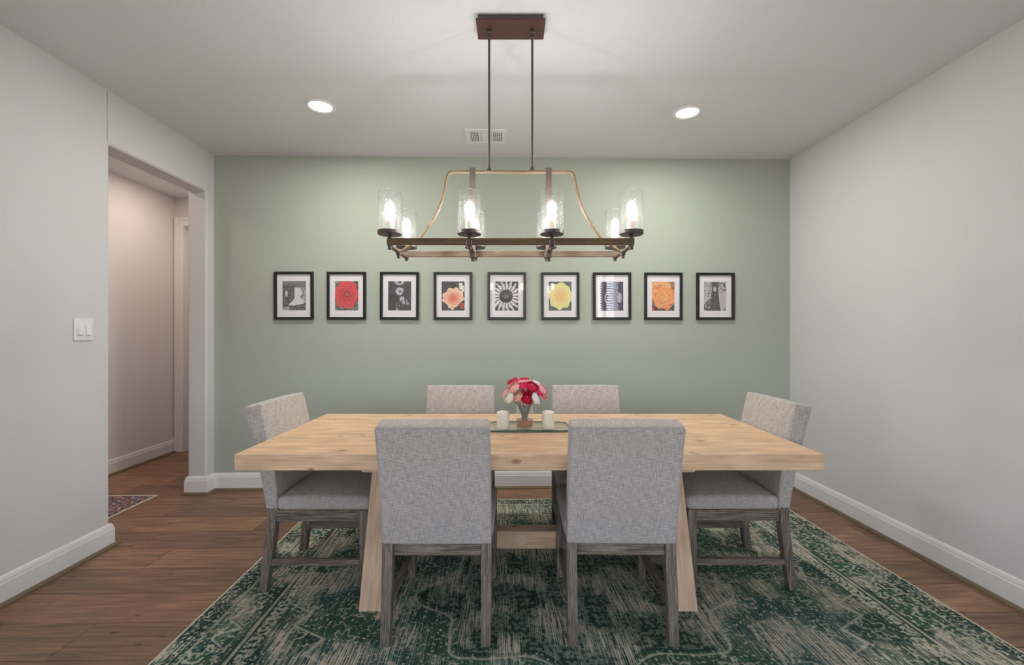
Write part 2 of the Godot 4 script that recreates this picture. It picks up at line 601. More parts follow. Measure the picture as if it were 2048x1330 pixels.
# ------------------------------------------------------------------ materials
func mat(key: String, c: Color, rough := 0.6, metal := 0.0) -> StandardMaterial3D:
	var m := StandardMaterial3D.new()
	m.resource_name = key
	m.albedo_color = c
	m.roughness = rough
	m.metallic = metal
	M[key] = m
	return m

func c8(r: int, g: int, b: int) -> Color:
	return Color8(r, g, b)

func textured(key: String, t: Texture2D, rough: float) -> StandardMaterial3D:
	var m := mat(key, Color.WHITE, rough)
	m.albedo_texture = t
	return m

func bumpy(m: StandardMaterial3D, t: Texture2D, cm: float) -> void:
	m.heightmap_enabled = true
	m.heightmap_texture = t
	m.heightmap_scale = cm

func glass(key: String, c: Color, alpha: float, rough := 0.02) -> StandardMaterial3D:
	var m := mat(key, Color(c.r, c.g, c.b, alpha), rough)
	m.transparency = BaseMaterial3D.TRANSPARENCY_ALPHA
	return m

func make_materials() -> void:
	# painted plaster with a fine orange-peel relief
	var peel := grey_tex(layer(201, 0.06, 3, 512, 512, 512, 512), 512, 512)
	for p in [["white_paint", c8(219, 215, 214)], ["green_paint", c8(176, 183, 168)], ["ceiling_paint", c8(222, 222, 223)], ["hall_paint", c8(228, 224, 221)]]:
		var m := mat(p[0], p[1], 0.72)
		m.uv1_triplanar = true
		m.uv1_world_triplanar = true
		m.uv1_scale = Vector3(1.6, 1.6, 1.6)
		bumpy(m, peel, 0.07)
	mat("trim_white", c8(236, 232, 228), 0.38)
	mat("shoe_stain", c8(118, 103, 78), 0.5)
	mat("white_plastic", c8(238, 237, 234), 0.3)
	mat("white_metal", c8(232, 232, 230), 0.45)
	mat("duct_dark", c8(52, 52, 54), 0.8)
	mat("subfloor", c8(60, 48, 40), 0.9)
	# floor planks: several boards' worth of grain
	var tones := [[142, 107, 82], [129, 97, 75], [150, 113, 86], [122, 91, 71], [138, 102, 78]]
	for k in 5:
		var t: Array = tones[k]
		var lo := rgb(t[0], t[1], t[2])
		rng.seed = 40 + k
		var kn := []
		for j in 2 + k % 2: kn.append([rng.randf_range(60, 900), rng.randf_range(30, 130), rng.randf_range(5, 9)])
		var img := wood(800 + k * 10, 960, 160, lo * 1.17, lo * 0.92, lo * 0.50, kn, 0.50, 3.0, rgb(52, 38, 32), 3.0, 0.28, 10)
		textured("plank_%d" % k, tex(img, 960, 160), 0.42)
	# pine table: a long sheet of boards
	var kt := []
	rng.seed = 5
	for j in 22: kt.append([rng.randf_range(20, 1500), rng.randf_range(20, 500), rng.randf_range(4.5, 10.0)])
	var pine := wood(900, 1536, 512, rgb(232, 200, 164), rgb(214, 177, 138), rgb(176, 130, 94), kt, 0.55, 18.0, rgb(116, 76, 50), 2.4, 0.16)
	textured("pine", tex(pine, 1536, 512), 0.5)
	# weathered grey-brown chair frame
	var grey := wood(950, 512, 256, rgb(152, 137, 122), rgb(112, 98, 86), rgb(44, 37, 32), [], 1.2, 9.0)
	textured("weathered_wood", tex(grey, 512, 256), 0.6)
	# chandelier beams: grey-brown faux wood, dark pewter metal
	var oak := wood(970, 512, 128, rgb(134, 110, 80), rgb(102, 83, 60), rgb(50, 41, 31), [], 0.7, 7.0)
	textured("beam_wood", tex(oak, 512, 128), 0.5)
	mat("pewter", c8(100, 91, 86), 0.45, 0.5)
	mat("strap_bronze", c8(104, 91, 82), 0.55, 0.2)
	mat("canopy_brown", c8(88, 60, 50), 0.4, 0.35)
	mat("socket_sleeve", c8(186, 176, 160), 0.5)
	var lin := linen()
	var fab := textured("linen", lin[0], 0.9)
	bumpy(fab, lin[1], 0.06)
	fab.rim_enabled = true
	fab.rim = 0.25
	mat("linen_piping", c8(176, 170, 164), 0.9)
	mat("rug_binding", c8(206, 198, 178), 0.95)
	mat("frame_black", c8(28, 25, 27), 0.35)
	mat("mat_board", c8(240, 236, 238), 0.85)
	glass("picture_glass", Color(1, 1, 1), 0.02, 0.0)
	glass("window_glass", Color(1, 1, 1), 0.02, 0.0)
	var sh := glass("shade_glass", Color(0.9, 0.9, 0.9), 0.004, 0.0)
	var ripple := grey_tex(layer(990, 0.035, 2, 256, 256, 256, 128), 256, 256)
	bumpy(sh, ripple, 0.5)
	sh.uv1_scale = Vector3(1, 1, 1)
	glass("bulb_glass", Color(0.9, 0.9, 0.9), 0.003, 0.0)
	glass("vase_glass", Color(0.96, 0.98, 0.97), 0.06, 0.0)
	glass("vase_water", c8(190, 104, 14), 0.6, 0.0)
	glass("tray_glass", c8(160, 192, 176), 0.13, 0.0)
	glass("tray_edge", c8(34, 92, 72), 0.6, 0.03)
	mat("candle_wax", c8(250, 246, 232), 0.55).subsurf_scatter_enabled = true
	M.candle_wax.subsurf_scatter_strength = 0.1
	mat("wick", c8(60, 54, 48), 0.9)
	mat("stem_green", c8(74, 82, 70), 0.6)
	mat("dowel_end", c8(226, 196, 164), 0.55)
	for p in [["crimson", c8(216, 22, 76)], ["hot_pink", c8(238, 44, 116)], ["blush", c8(250, 188, 192)], ["peach_pink", c8(252, 198, 184)], ["ivory", c8(252, 246, 234)], ["white_bloom", c8(252, 250, 252)], ["coral", c8(238, 120, 122)]]:
		var m := mat("petal_" + p[0], p[1], 0.6)
		m.backlight_enabled = true
		m.backlight = Color(0.25, 0.25, 0.25)
	mat("petal_heart", c8(178, 176, 120), 0.7)
	mat("blind_slat", c8(236, 234, 228), 0.55)
	var fil := mat("lamp_filament", Color(1, 1, 1), 0.5)
	fil.emission_enabled = true
	fil.emission = Color(1.0, 0.95, 0.86)
	fil.emission_energy_multiplier = 7.0
	var dif := mat("lamp_diffuser", Color(1, 1, 1), 0.5)
	dif.emission_enabled = true
	dif.emission = Color(1.0, 0.98, 0.95)
	dif.emission_energy_multiplier = 3.0

# ------------------------------------------------------------------ the room
func wall_boxes(st: SurfaceTool, along: int, a0: float, a1: float, t0: float, t1: float, holes: Array) -> void:
	# a wall running along x (0) or z (2), between t0 and t1 in the other axis, with holes [from, to, y0, y1]
	var cur := a0
	var spans := []
	for h in holes:
		spans.append([cur, h[0], 0.0, CEIL])
		spans.append([h[0], h[1], 0.0, h[2]])
		spans.append([h[0], h[1], h[3], CEIL])
		cur = h[1]
	spans.append([cur, a1, 0.0, CEIL])
	for s in spans:
		var ca: float = (s[0] + s[1]) / 2.0
		var la: float = s[1] - s[0]
		var cy: float = (s[2] + s[3]) / 2.0
		var ly: float = s[3] - s[2]
		if la < 0.001 or ly < 0.001: continue
		if along == 0: cbox(st, Vector3(ca, cy, (t0 + t1) / 2), Vector3(la, ly, absf(t1 - t0)), 0.0)
		else: cbox(st, Vector3((t0 + t1) / 2, cy, ca), Vector3(absf(t1 - t0), ly, la), 0.0)

func molding(path: Array, prof: Array, side: float) -> Array:
	# meshes of a profile (offset, height) run along the path, mitred; one SurfaceTool for each straight run
	var n := path.size()
	var nrm := []
	for i in n - 1:
		var d: Vector2 = (path[i + 1] - path[i]).normalized()
		nrm.append(Vector2(-d.y, d.x) * side)
	var mit := []
	for i in n:
		if i == 0: mit.append(nrm[0])
		elif i == n - 1: mit.append(nrm[n - 2])
		else:
			var s: Vector2 = nrm[i - 1] + nrm[i]
			mit.append(s / (1.0 + nrm[i - 1].dot(nrm[i])))
	var out := []
	for i in n - 1:
		var rings := []
		for k in [i, i + 1]:
			var ring := []
			for p in prof:
				var q: Vector2 = path[k] + mit[k] * p.x
				ring.append(Vector3(q.x, p.y, q.y))
			rings.append(ring)
		var st := mb()
		loft(st, rings, 3, true)
		out.append(st)
	return out

func baseboard(called: String, path: Array, side: float, label: String) -> void:
	var prof := [Vector2(0, 0.0), Vector2(0.016, 0.0), Vector2(0.016, 0.106), Vector2(0.0125, 0.110), Vector2(0.0125, 0.117), Vector2(0.0095, 0.128), Vector2(0.006, 0.136), Vector2(0, 0.139)]
	var shoe := [Vector2(0.0165, 0.0), Vector2(0.0345, 0.0), Vector2(0.034, 0.006), Vector2(0.0315, 0.012), Vector2(0.027, 0.0165), Vector2(0.021, 0.0185), Vector2(0.0165, 0.019)]
	var o := hub(called, label)
	for st in molding(path, prof, side): part(st, "board", M.trim_white, o)
	for st in molding(path, shoe, side): part(st, "shoe_molding", M.shoe_stain, o)

func window(called: String, along: int, a0: float, a1: float, y0: float, y1: float, t: float, depth: float, blinds: bool, rows := 3, cols := 2) -> void:
	var o := hub(called)
	var fr := 0.045 if a1 - a0 > 0.5 else 0.014
	var at := func(a: float, y: float) -> Vector3: return Vector3(a, y, t + depth * 0.6) if along == 0 else Vector3(t + depth * 0.6, y, a)
	var size := func(la: float, ly: float, d: float) -> Vector3: return Vector3(la, ly, d) if along == 0 else Vector3(d, ly, la)
	var ac := (a0 + a1) / 2
	var yc := (y0 + y1) / 2
	for s in [[a0 + fr / 2, yc, fr, y1 - y0], [a1 - fr / 2, yc, fr, y1 - y0], [ac, y0 + fr / 2, a1 - a0 - 2 * fr, fr], [ac, y1 - fr / 2, a1 - a0 - 2 * fr, fr]]:
		var st := mb()
		cbox(st, at.call(s[0], s[1]), size.call(s[2], s[3], 0.06), 0.004)
		part(st, "window_frame", M.trim_white, o)
	for k in range(1, cols):
		var st := mb()
		cbox(st, at.call(lerpf(a0, a1, float(k) / cols), yc), size.call(0.022, y1 - y0 - 2 * fr, 0.03), 0.003)
		part(st, "muntin", M.trim_white, o)
	for k in range(1, rows):
		var st := mb()
		cbox(st, at.call(ac, lerpf(y0, y1, float(k) / rows)), size.call(a1 - a0 - 2 * fr, 0.022, 0.028), 0.003)
		part(st, "muntin", M.trim_white, o)
	var gl := mb()
	cbox(gl, at.call(ac, yc), size.call(a1 - a0 - 2 * fr + 0.01, y1 - y0 - 2 * fr + 0.01, 0.004), 0.0)
	part(gl, "pane", M.window_glass, o)
	if blinds:
		var y := y0 + 0.05
		while y < y1 - 0.06:
			var st := mb()
			var c := Vector3(ac, y, t + depth * 0.2)
			cbox(st, Vector3.ZERO, Vector3(a1 - a0 - 0.02, 0.003, 0.05), 0.0, Transform3D(Basis(Vector3.RIGHT, 0.45), c))
			part(st, "blind_slat", M.blind_slat, o)
			y += 0.052

func build_room() -> void:
	# floor: subfloor and single planks
	var fl := hub("floor", "brown wood-look plank floor")
	var st := mb()
	cbox(st, Vector3((HALL_X + XR) / 2, -0.081, (ZF - 5.6) / 2), Vector3(XR - HALL_X + 0.3, 0.138, ZF + 5.6 + 0.3), 0.0)
	part(st, "subfloor", M.subfloor, fl)
	var wid := 0.226
	var joints := {0: -1.803, 1: -2.155, 2: -1.0, 3: -1.971, 4: -2.194, 5: -1.638, 6: -0.9, 7: -2.073}
	var cache := {}
	rng.seed = 11
	var x0 := HALL_X - 0.02
	var x1 := XR + 0.02
	for k in range(-17, 14):
		var z1 := -1.763 - wid * k            # near edge of the row
		var zc := z1 - wid / 2
		var j: float = joints.get(k, rng.randf_range(-2.4, -0.9))
		var cuts := [x0]
		var c: float = j - 3.0
		while c < x1:
			if c > x0 + 0.05 and c < x1 - 0.05: cuts.append(c)
			c += 1.5
		cuts.append(x1)
		for i in cuts.size() - 1:
			var len_: float = cuts[i + 1] - cuts[i]
			var v := rng.randi() % 5
			var key := [snappedf(len_, 0.001), v]
			if not cache.has(key):
				var s := mb()
				G = 0
				GS = Vector2(1.0 / 1.5, 1.0 / wid)
				GO = Vector2(0.5 if len_ > 1.4 else len_ / 3.0 + 0.1, 0.5 - 0.37)
				cbox(s, Vector3(0, -0.006, 0), Vector3(len_ - 0.0016, 0.012, wid - 0.0016), 0.0022)
				s.generate_normals()
				var m := s.commit()
				m.surface_set_material(0, M["plank_%d" % v])
				cache[key] = m
			var mi := inst(cache[key], "plank", fl)
			mi.position = Vector3((cuts[i] + cuts[i + 1]) / 2, 0, zc)
			if rng.randf() < 0.5: mi.rotation.y = PI
	# ceiling
	st = mb()
	cbox(st, Vector3((HALL_X + XR) / 2, CEIL + 0.075, (ZF - 5.6) / 2), Vector3(XR - HALL_X + 0.4, 0.15, ZF + 5.6 + 0.4), 0.0)
	struct(part(st, "ceiling", M.ceiling_paint), "flat white ceiling")
	# green wall
	st = mb()
	wall_boxes(st, 0, XL, XR + 0.15, ZB - 0.15, ZB, [])
	struct(part(st, "wall_back", M.green_paint), "sage green accent wall")
	# right wall with two windows beside the camera
	st = mb()
	wall_boxes(st, 2, ZB - 0.15, ZF + 0.15, XR, XR + 0.15, [[0.16, 1.06, 0.7, 2.5]])
	struct(part(st, "wall_right", M.white_paint), "plain white wall on the right")
	window("window_1", 2, 0.16, 1.06, 0.7, 2.5, XR, 0.15, false, 4, 2)
	# wall behind the camera
	st = mb()
	wall_boxes(st, 0, XL - WALL_T, XR, ZF, ZF + 0.15, [[-2.05, 1.80, 0.72, 1.50], [2.0, 2.13, 0.3, 2.55], [2.18, 2.38, 0.3, 2.55]])
	struct(part(st, "wall_front", M.white_paint), "white wall behind the camera")
	window("window_2", 0, 2.0, 2.13, 0.3, 2.55, ZF, 0.15, true, 1, 1)
	window("window_3", 0, 2.18, 2.38, 0.3, 2.55, ZF, 0.15, true, 1, 1)
	window("window_4", 0, -2.05, 1.80, 0.72, 1.50, ZF, 0.15, false, 2, 6)
	# left wall: long piece, header over the opening, short stub at the green wall; bullnosed corners
	st = mb()
	prism(st, rounded_rect(XL - WALL_T, OPEN_NEAR, XL, -0.02, [0.018, 0.018, 0, 0]), 0.0, CEIL)
	prism(st, rounded_rect(XL - WALL_T, ZB - 0.001, XL, OPEN_FAR, [0, 0, 0.018, 0.018]), 0.0, CEIL)
	cbox(st, Vector3(XL - WALL_T / 2, (2.42 + CEIL) / 2 + 0.01, (OPEN_NEAR + OPEN_FAR) / 2), Vector3(WALL_T, CEIL - 2.42 + 0.02, OPEN_NEAR - OPEN_FAR + 0.06), 0.010)
	cbox(st, Vector3(XL + 0.055, CEIL / 2, (JOG - 0.02) / 2), Vector3(0.15, CEIL, -0.02 - JOG), 0.0)
	wall_boxes(st, 2, -0.02, ZF + 0.15, XL - WALL_T, XL + 0.13, [[0.0, 0.76, 0.7, 2.45]])
	struct(part(st, "wall_left", M.white_paint), "white wall with a plain opening to the hallway")
	window("window_5", 2, 0.0, 0.76, 0.7, 2.45, XL, -0.15, false, 4, 2)
	# hallway
	st = mb()
	wall_boxes(st, 2, HALL_END - 0.15, HALL_NEAR + 0.15, HALL_X - 0.15, HALL_X, [])
	struct(part(st, "wall_hallway_side", M.hall_paint), "pale hallway wall seen through the opening")
	st = mb()
	wall_boxes(st, 0, HALL_X, XL - WALL_T, HALL_END - 0.15, HALL_END, [[-3.455, -2.62, 0.0, 2.44]])
	struct(part(st, "wall_hallway_end", M.hall_paint), "short hallway end wall with a doorway")
	st = mb()
	wall_boxes(st, 2, HALL_END - 0.15, ZB, XL - WALL_T, XL, [])
	struct(part(st, "wall_hallway_inner", M.hall_paint), "hallway wall behind the green wall")
	st = mb()
	wall_boxes(st, 0, HALL_X, XL - WALL_T, HALL_NEAR, HALL_NEAR + 0.15, [])
	struct(part(st, "wall_hallway_near", M.hall_paint), "hallway wall out of view")
	var dr := hub("door_1", "white door at the end of the hallway")
	st = mb()
	cbox(st, Vector3(-3.0375, 1.22, HALL_END - 0.11), Vector3(0.83, 2.43, 0.04), 0.002)
	part(st, "door_leaf", M.trim_white, dr)
	for yy in [[0.25, 0.95], [1.1, 2.25]]:
		for xx in [-3.235, -2.84]:
			st = mb()
			cbox(st, Vector3(xx, (yy[0] + yy[1]) / 2, HALL_END - 0.088), Vector3(0.28, yy[1] - yy[0], 0.012), 0.005)
			part(st, "door_panel", M.trim_white, dr)
	st = mb()
	lathe(st, [Vector2(0.0, 0.0), Vector2(0.012, 0.0), Vector2(0.012, 0.03), Vector2(0.028, 0.04), Vector2(0.03, 0.06), Vector2(0.02, 0.072), Vector2(0.0, 0.074)], 16, Vector3(-2.69, 0.95, HALL_END - 0.09), 0, false, Basis(Vector3.RIGHT, PI / 2))
	part(st, "door_handle", M.pewter, dr)
	# door casing: stepped profile, two legs and a head
	var tr := hub("trim_1", "white stepped casing round the hallway door")
	for s in [[-3.5075, 0.095, 0.0, 2.535], [-2.5735, 0.087, 0.0, 2.535]]:
		st = mb()
		cbox(st, Vector3(s[0], (s[2] + s[3]) / 2, HALL_END + 0.009), Vector3(s[1], s[3] - s[2], 0.018), 0.004)
		cbox(st, Vector3(s[0] - 0.028 * signf(s[0] + 3.0) * -1.0, (s[2] + s[3]) / 2, HALL_END + 0.021), Vector3(0.03, s[3] - s[2], 0.012), 0.004)
		part(st, "casing_leg", M.trim_white, tr)
	st = mb()
	cbox(st, Vector3(-3.04, 2.4875, HALL_END + 0.009), Vector3(0.84, 0.095, 0.018), 0.004)
	cbox(st, Vector3(-3.04, 2.515, HALL_END + 0.021), Vector3(0.84, 0.03, 0.012), 0.004)
	part(st, "casing_head", M.trim_white, tr)
	# skirting
	baseboard("baseboard_left", [Vector2(XL, JOG), Vector2(XL, OPEN_NEAR), Vector2(XL - WALL_T, OPEN_NEAR), Vector2(XL - WALL_T, HALL_NEAR)], 1.0, "white baseboard with brown shoe molding along the left wall")
	baseboard("baseboard_near", [Vector2(XL + 0.13, 0.6), Vector2(XL + 0.13, JOG), Vector2(XL + 0.04, JOG)], 1.0, "white baseboard of the wall corner beside the camera")
	baseboard("baseboard_stub", [Vector2(XL - WALL_T, -4.4), Vector2(XL - WALL_T, OPEN_FAR), Vector2(XL, OPEN_FAR), Vector2(XL, ZB)], 1.0, "white baseboard wrapping the short wall stub")
	baseboard("baseboard_back", [Vector2(XL, ZB), Vector2(XR, ZB)], 1.0, "white baseboard along the green wall")
	baseboard("baseboard_right", [Vector2(XR, ZB), Vector2(XR, ZF)], 1.0, "white baseboard along the right wall")
	baseboard("baseboard_hallway", [Vector2(HALL_X, HALL_NEAR), Vector2(HALL_X, HALL_END)], 1.0, "white baseboard along the hallway wall")

# ------------------------------------------------------------------ chair
func ring4(c: Vector3, w: float, d: float, ch: float) -> Array:
	var a := w / 2
	var b := d / 2
	return [c + Vector3(-a + ch, 0, -b), c + Vector3(a - ch, 0, -b), c + Vector3(a, 0, -b + ch), c + Vector3(a, 0, b - ch), c + Vector3(a - ch, 0, b), c + Vector3(-a + ch, 0, b), c + Vector3(-a, 0, b - ch), c + Vector3(-a, 0, -b + ch)]

func make_chair() -> Node3D:
	var o := thing("dining_chair", "", "chair", Vector3.ZERO)
	GS = Vector2(1.0 / 0.62, 1.0 / 0.27)
	# seat frame and legs
	G = 1
	for s in [-1.0, 1.0]:
		GO = Vector2(0.1 + s * 0.17, 0.3 * s)
		var st := mb()
		loft(st, [ring4(Vector3(s * 0.2115, 0, -0.2495), 0.040, 0.040, 0.003), ring4(Vector3(s * 0.2115, 0.2, -0.2515), 0.043, 0.044, 0.003), ring4(Vector3(s * 0.2115, 0.402, -0.2515), 0.044, 0.044, 0.003)], 2)
		part(st, "leg", M.weathered_wood, o)
	for s in [-1.0, 1.0]:
		GO = Vector2(0.43 + s * 0.13, 0.55 * s)
		var st := mb()
		var rings := []
		for p in [[0.0, 0.2525, 0.041], [0.10, 0.2395, 0.043], [0.20, 0.2255, 0.045], [0.28, 0.2145, 0.046], [0.34, 0.209, 0.046], [0.412, 0.2065, 0.046]]:
			rings.append(ring4(Vector3(s * 0.2065, p[0], p[1]), p[2] * 0.97, p[2], 0.003))
		loft(st, rings, 2)
		part(st, "leg", M.weathered_wood, o)
	G = 0
	GO = Vector2(0.2, 0.1)
	var a := mb()
	cbox(a, Vector3(0, 0.372, -0.2515), Vector3(0.380, 0.056, 0.024), 0.002)
	part(a, "apron", M.weathered_wood, o)
	a = mb()
	GO = Vector2(0.6, 0.6)
	cbox(a, Vector3(0, 0.372, 0.2045), Vector3(0.368, 0.056, 0.024), 0.002)
	part(a, "apron", M.weathered_wood, o)
	G = 2
	for s in [-1.0, 1.0]:
		a = mb()
		GO = Vector2(0.35 * s, 0.2 + 0.3 * s)
		cbox(a, Vector3(s * 0.211, 0.372, -0.0225), Vector3(0.026, 0.056, 0.414), 0.002)
		part(a, "apron", M.weathered_wood, o)
		a = mb()
		GO = Vector2(0.15 * s, 0.7 + 0.2 * s)
		cbox(a, Vector3(s * 0.2095, 0.138, -0.0085), Vector3(0.022, 0.034, 0.448), 0.002)
		part(a, "stretcher", M.weathered_wood, o)
	# upholstery
	GS = Vector2(1.0 / 0.30, 1.0 / 0.30)
	GO = Vector2(0.2, 0.3)
	G = 0
	a = mb()
	rbox(a, Vector3(0.468, 0.066, 0.462), 0.022, Vector3i(10, 2, 10), 4, func(q: Vector3) -> Vector3:
		var cx := 1.0 - pow(absf(q.x) / 0.24, 2.6)
		var cz := 1.0 - pow(absf(q.z) / 0.236, 3.0)
		var top := clampf(q.y / 0.033 * 0.5 + 0.5, 0, 1)
		return Vector3(q.x, 0.433 + q.y + top * 0.030 * maxf(cx, 0.0) * maxf(cz, 0.0), -0.050 + q.z))
	part(a, "seat", M.linen, o)
	var back := func(t: float) -> float: return 0.2300 + 0.118 * t - 0.010 * sin(t * PI)
	var thick := func(t: float) -> float: return lerpf(0.049, 0.088, pow(clampf(t, 0, 1), 0.6))
	a = mb()
	GO = Vector2(0.55, 0.1)
	rbox(a, Vector3(0.456, 0.532, 0.07), 0.011, Vector3i(8, 14, 3), 4, func(q: Vector3) -> Vector3:
		var t: float = (q.y + 0.266) / 0.532
		var th: float = thick.call(t)
		var bulge := 0.006 * (1.0 - pow(absf(q.x) / 0.228, 2.0)) * sin(clampf(t, 0, 1) * PI)
		var z: float = back.call(t) - th / 2 + q.z / 0.07 * th
		z += bulge * (1.0 if q.z > 0 else -1.0) * absf(q.z) / 0.035
		return Vector3(q.x * (1.0 - 0.012 * t), 0.396 + t * 0.517 + t * 0.015 * (0.5 - q.z / 0.07) + 0.003 * t * (1.0 - pow(absf(q.x) / 0.228, 4.0)), z))
	var b := part(a, "backrest", M.linen, o)
	# seam welt round the rear face
	a = mb()
	var pts := []
	var hx := 0.2250
	for k in 9: pts.append(Vector3(-hx, 0.404 + 0.496 * k / 8.0, 0))
	for k in range(1, 8): pts.append(Vector3(lerpf(-hx + 0.006, hx - 0.006, (k - 1) / 6.0), 0.9075, 0))
	for k in 9: pts.append(Vector3(hx, 0.404 + 0.496 * (8 - k) / 8.0, 0))
	for k in pts.size():
		var t: float = (pts[k].y - 0.396) / 0.517
		pts[k].z = back.call(t) - 0.003
		pts[k].x *= 1.0 - 0.012 * t
	tube(a, pts, 0.0032, 6)
	part(a, "welt", M.linen_piping, b)
	return o

# ------------------------------------------------------------------ table
func build_table() -> void:
	var y0 := 0.009
	var o := thing("dining_table", "long light pine trestle dining table on the green rug", "table", Vector3(0.121, y0, -2.376), TURN)
	var H := 0.762 - y0
	rng.seed = 21
	G = 0
	var nb := 7
	var bw := 0.946 / nb
	for k in nb:
		GS = Vector2(1.0 / 2.6 * (1 if k % 2 == 0 else -1), 1.0 / 0.867)
		GO = Vector2(0.5, rng.randf())
		var st := mb()
		cbox(st, Vector3(0, H - 0.035, -0.473 + bw * (k + 0.5)), Vector3(2.556, 0.07, bw - 0.0002), 0.0012 if k < nb - 1 else 0.002)
		part(st, "tabletop_board", M.pine, o)
	for s in [-1.0, 1.0]:
		# tapered cleat under the top
		G = 2
		GS = Vector2(1.0 / 2.6, 1.0 / 0.867)
		GO = Vector2(0.3, 0.2 * s)
		var st := mb()
		var rings := []
		for z in [-0.343, 0.343]:
			var e := 0.0
			rings.append([Vector3(s * 0.7225 - 0.062, H - 0.0705, z), Vector3(s * 0.7225 + 0.062, H - 0.0705, z), Vector3(s * 0.7225 + 0.047, H - 0.118, z), Vector3(s * 0.7225 - 0.047, H - 0.118, z)])
		loft(st, rings, 3)
		part(st, "cleat", M.pine, o)
		# splayed legs
		G = 1
		for f in [1.0, -1.0]:
			GO = Vector2(0.2 + 0.3 * f, 0.35 * s + 0.2 * f)
			st = mb()
			var ft := Vector3(s * 0.7225, 0.0, f * 0.313)
			var tp := Vector3(s * 0.7225, H - 0.119, f * 0.1025)
			loft(st, [ring4(ft, 0.116, 0.088, 0.003), ring4(ft.lerp(tp, 0.5), 0.116, 0.088, 0.003), ring4(tp, 0.116, 0.088, 0.003)], 2)
			part(st, "leg", M.pine, o)
	G = 0
	GO = Vector2(0.5, 0.13)
	var b := mb()
	cbox(b, Vector3(0, 0.179, 0.002), Vector3(1.42, 0.092, 0.085), 0.003)
	var str_ := part(b, "stretcher", M.pine, o)
	b = mb()
	lathe(b, [Vector2(0.0, 0.0), Vector2(0.030, 0.0), Vector2(0.030, 0.002), Vector2(0.0295, 0.0028), Vector2(0.0, 0.0028)], 28, Vector3(-0.026, 0.181, 0.0435), 1, false, Basis(Vector3.RIGHT, PI / 2))
	part(b, "dowel_plug", M.dowel_end, str_)

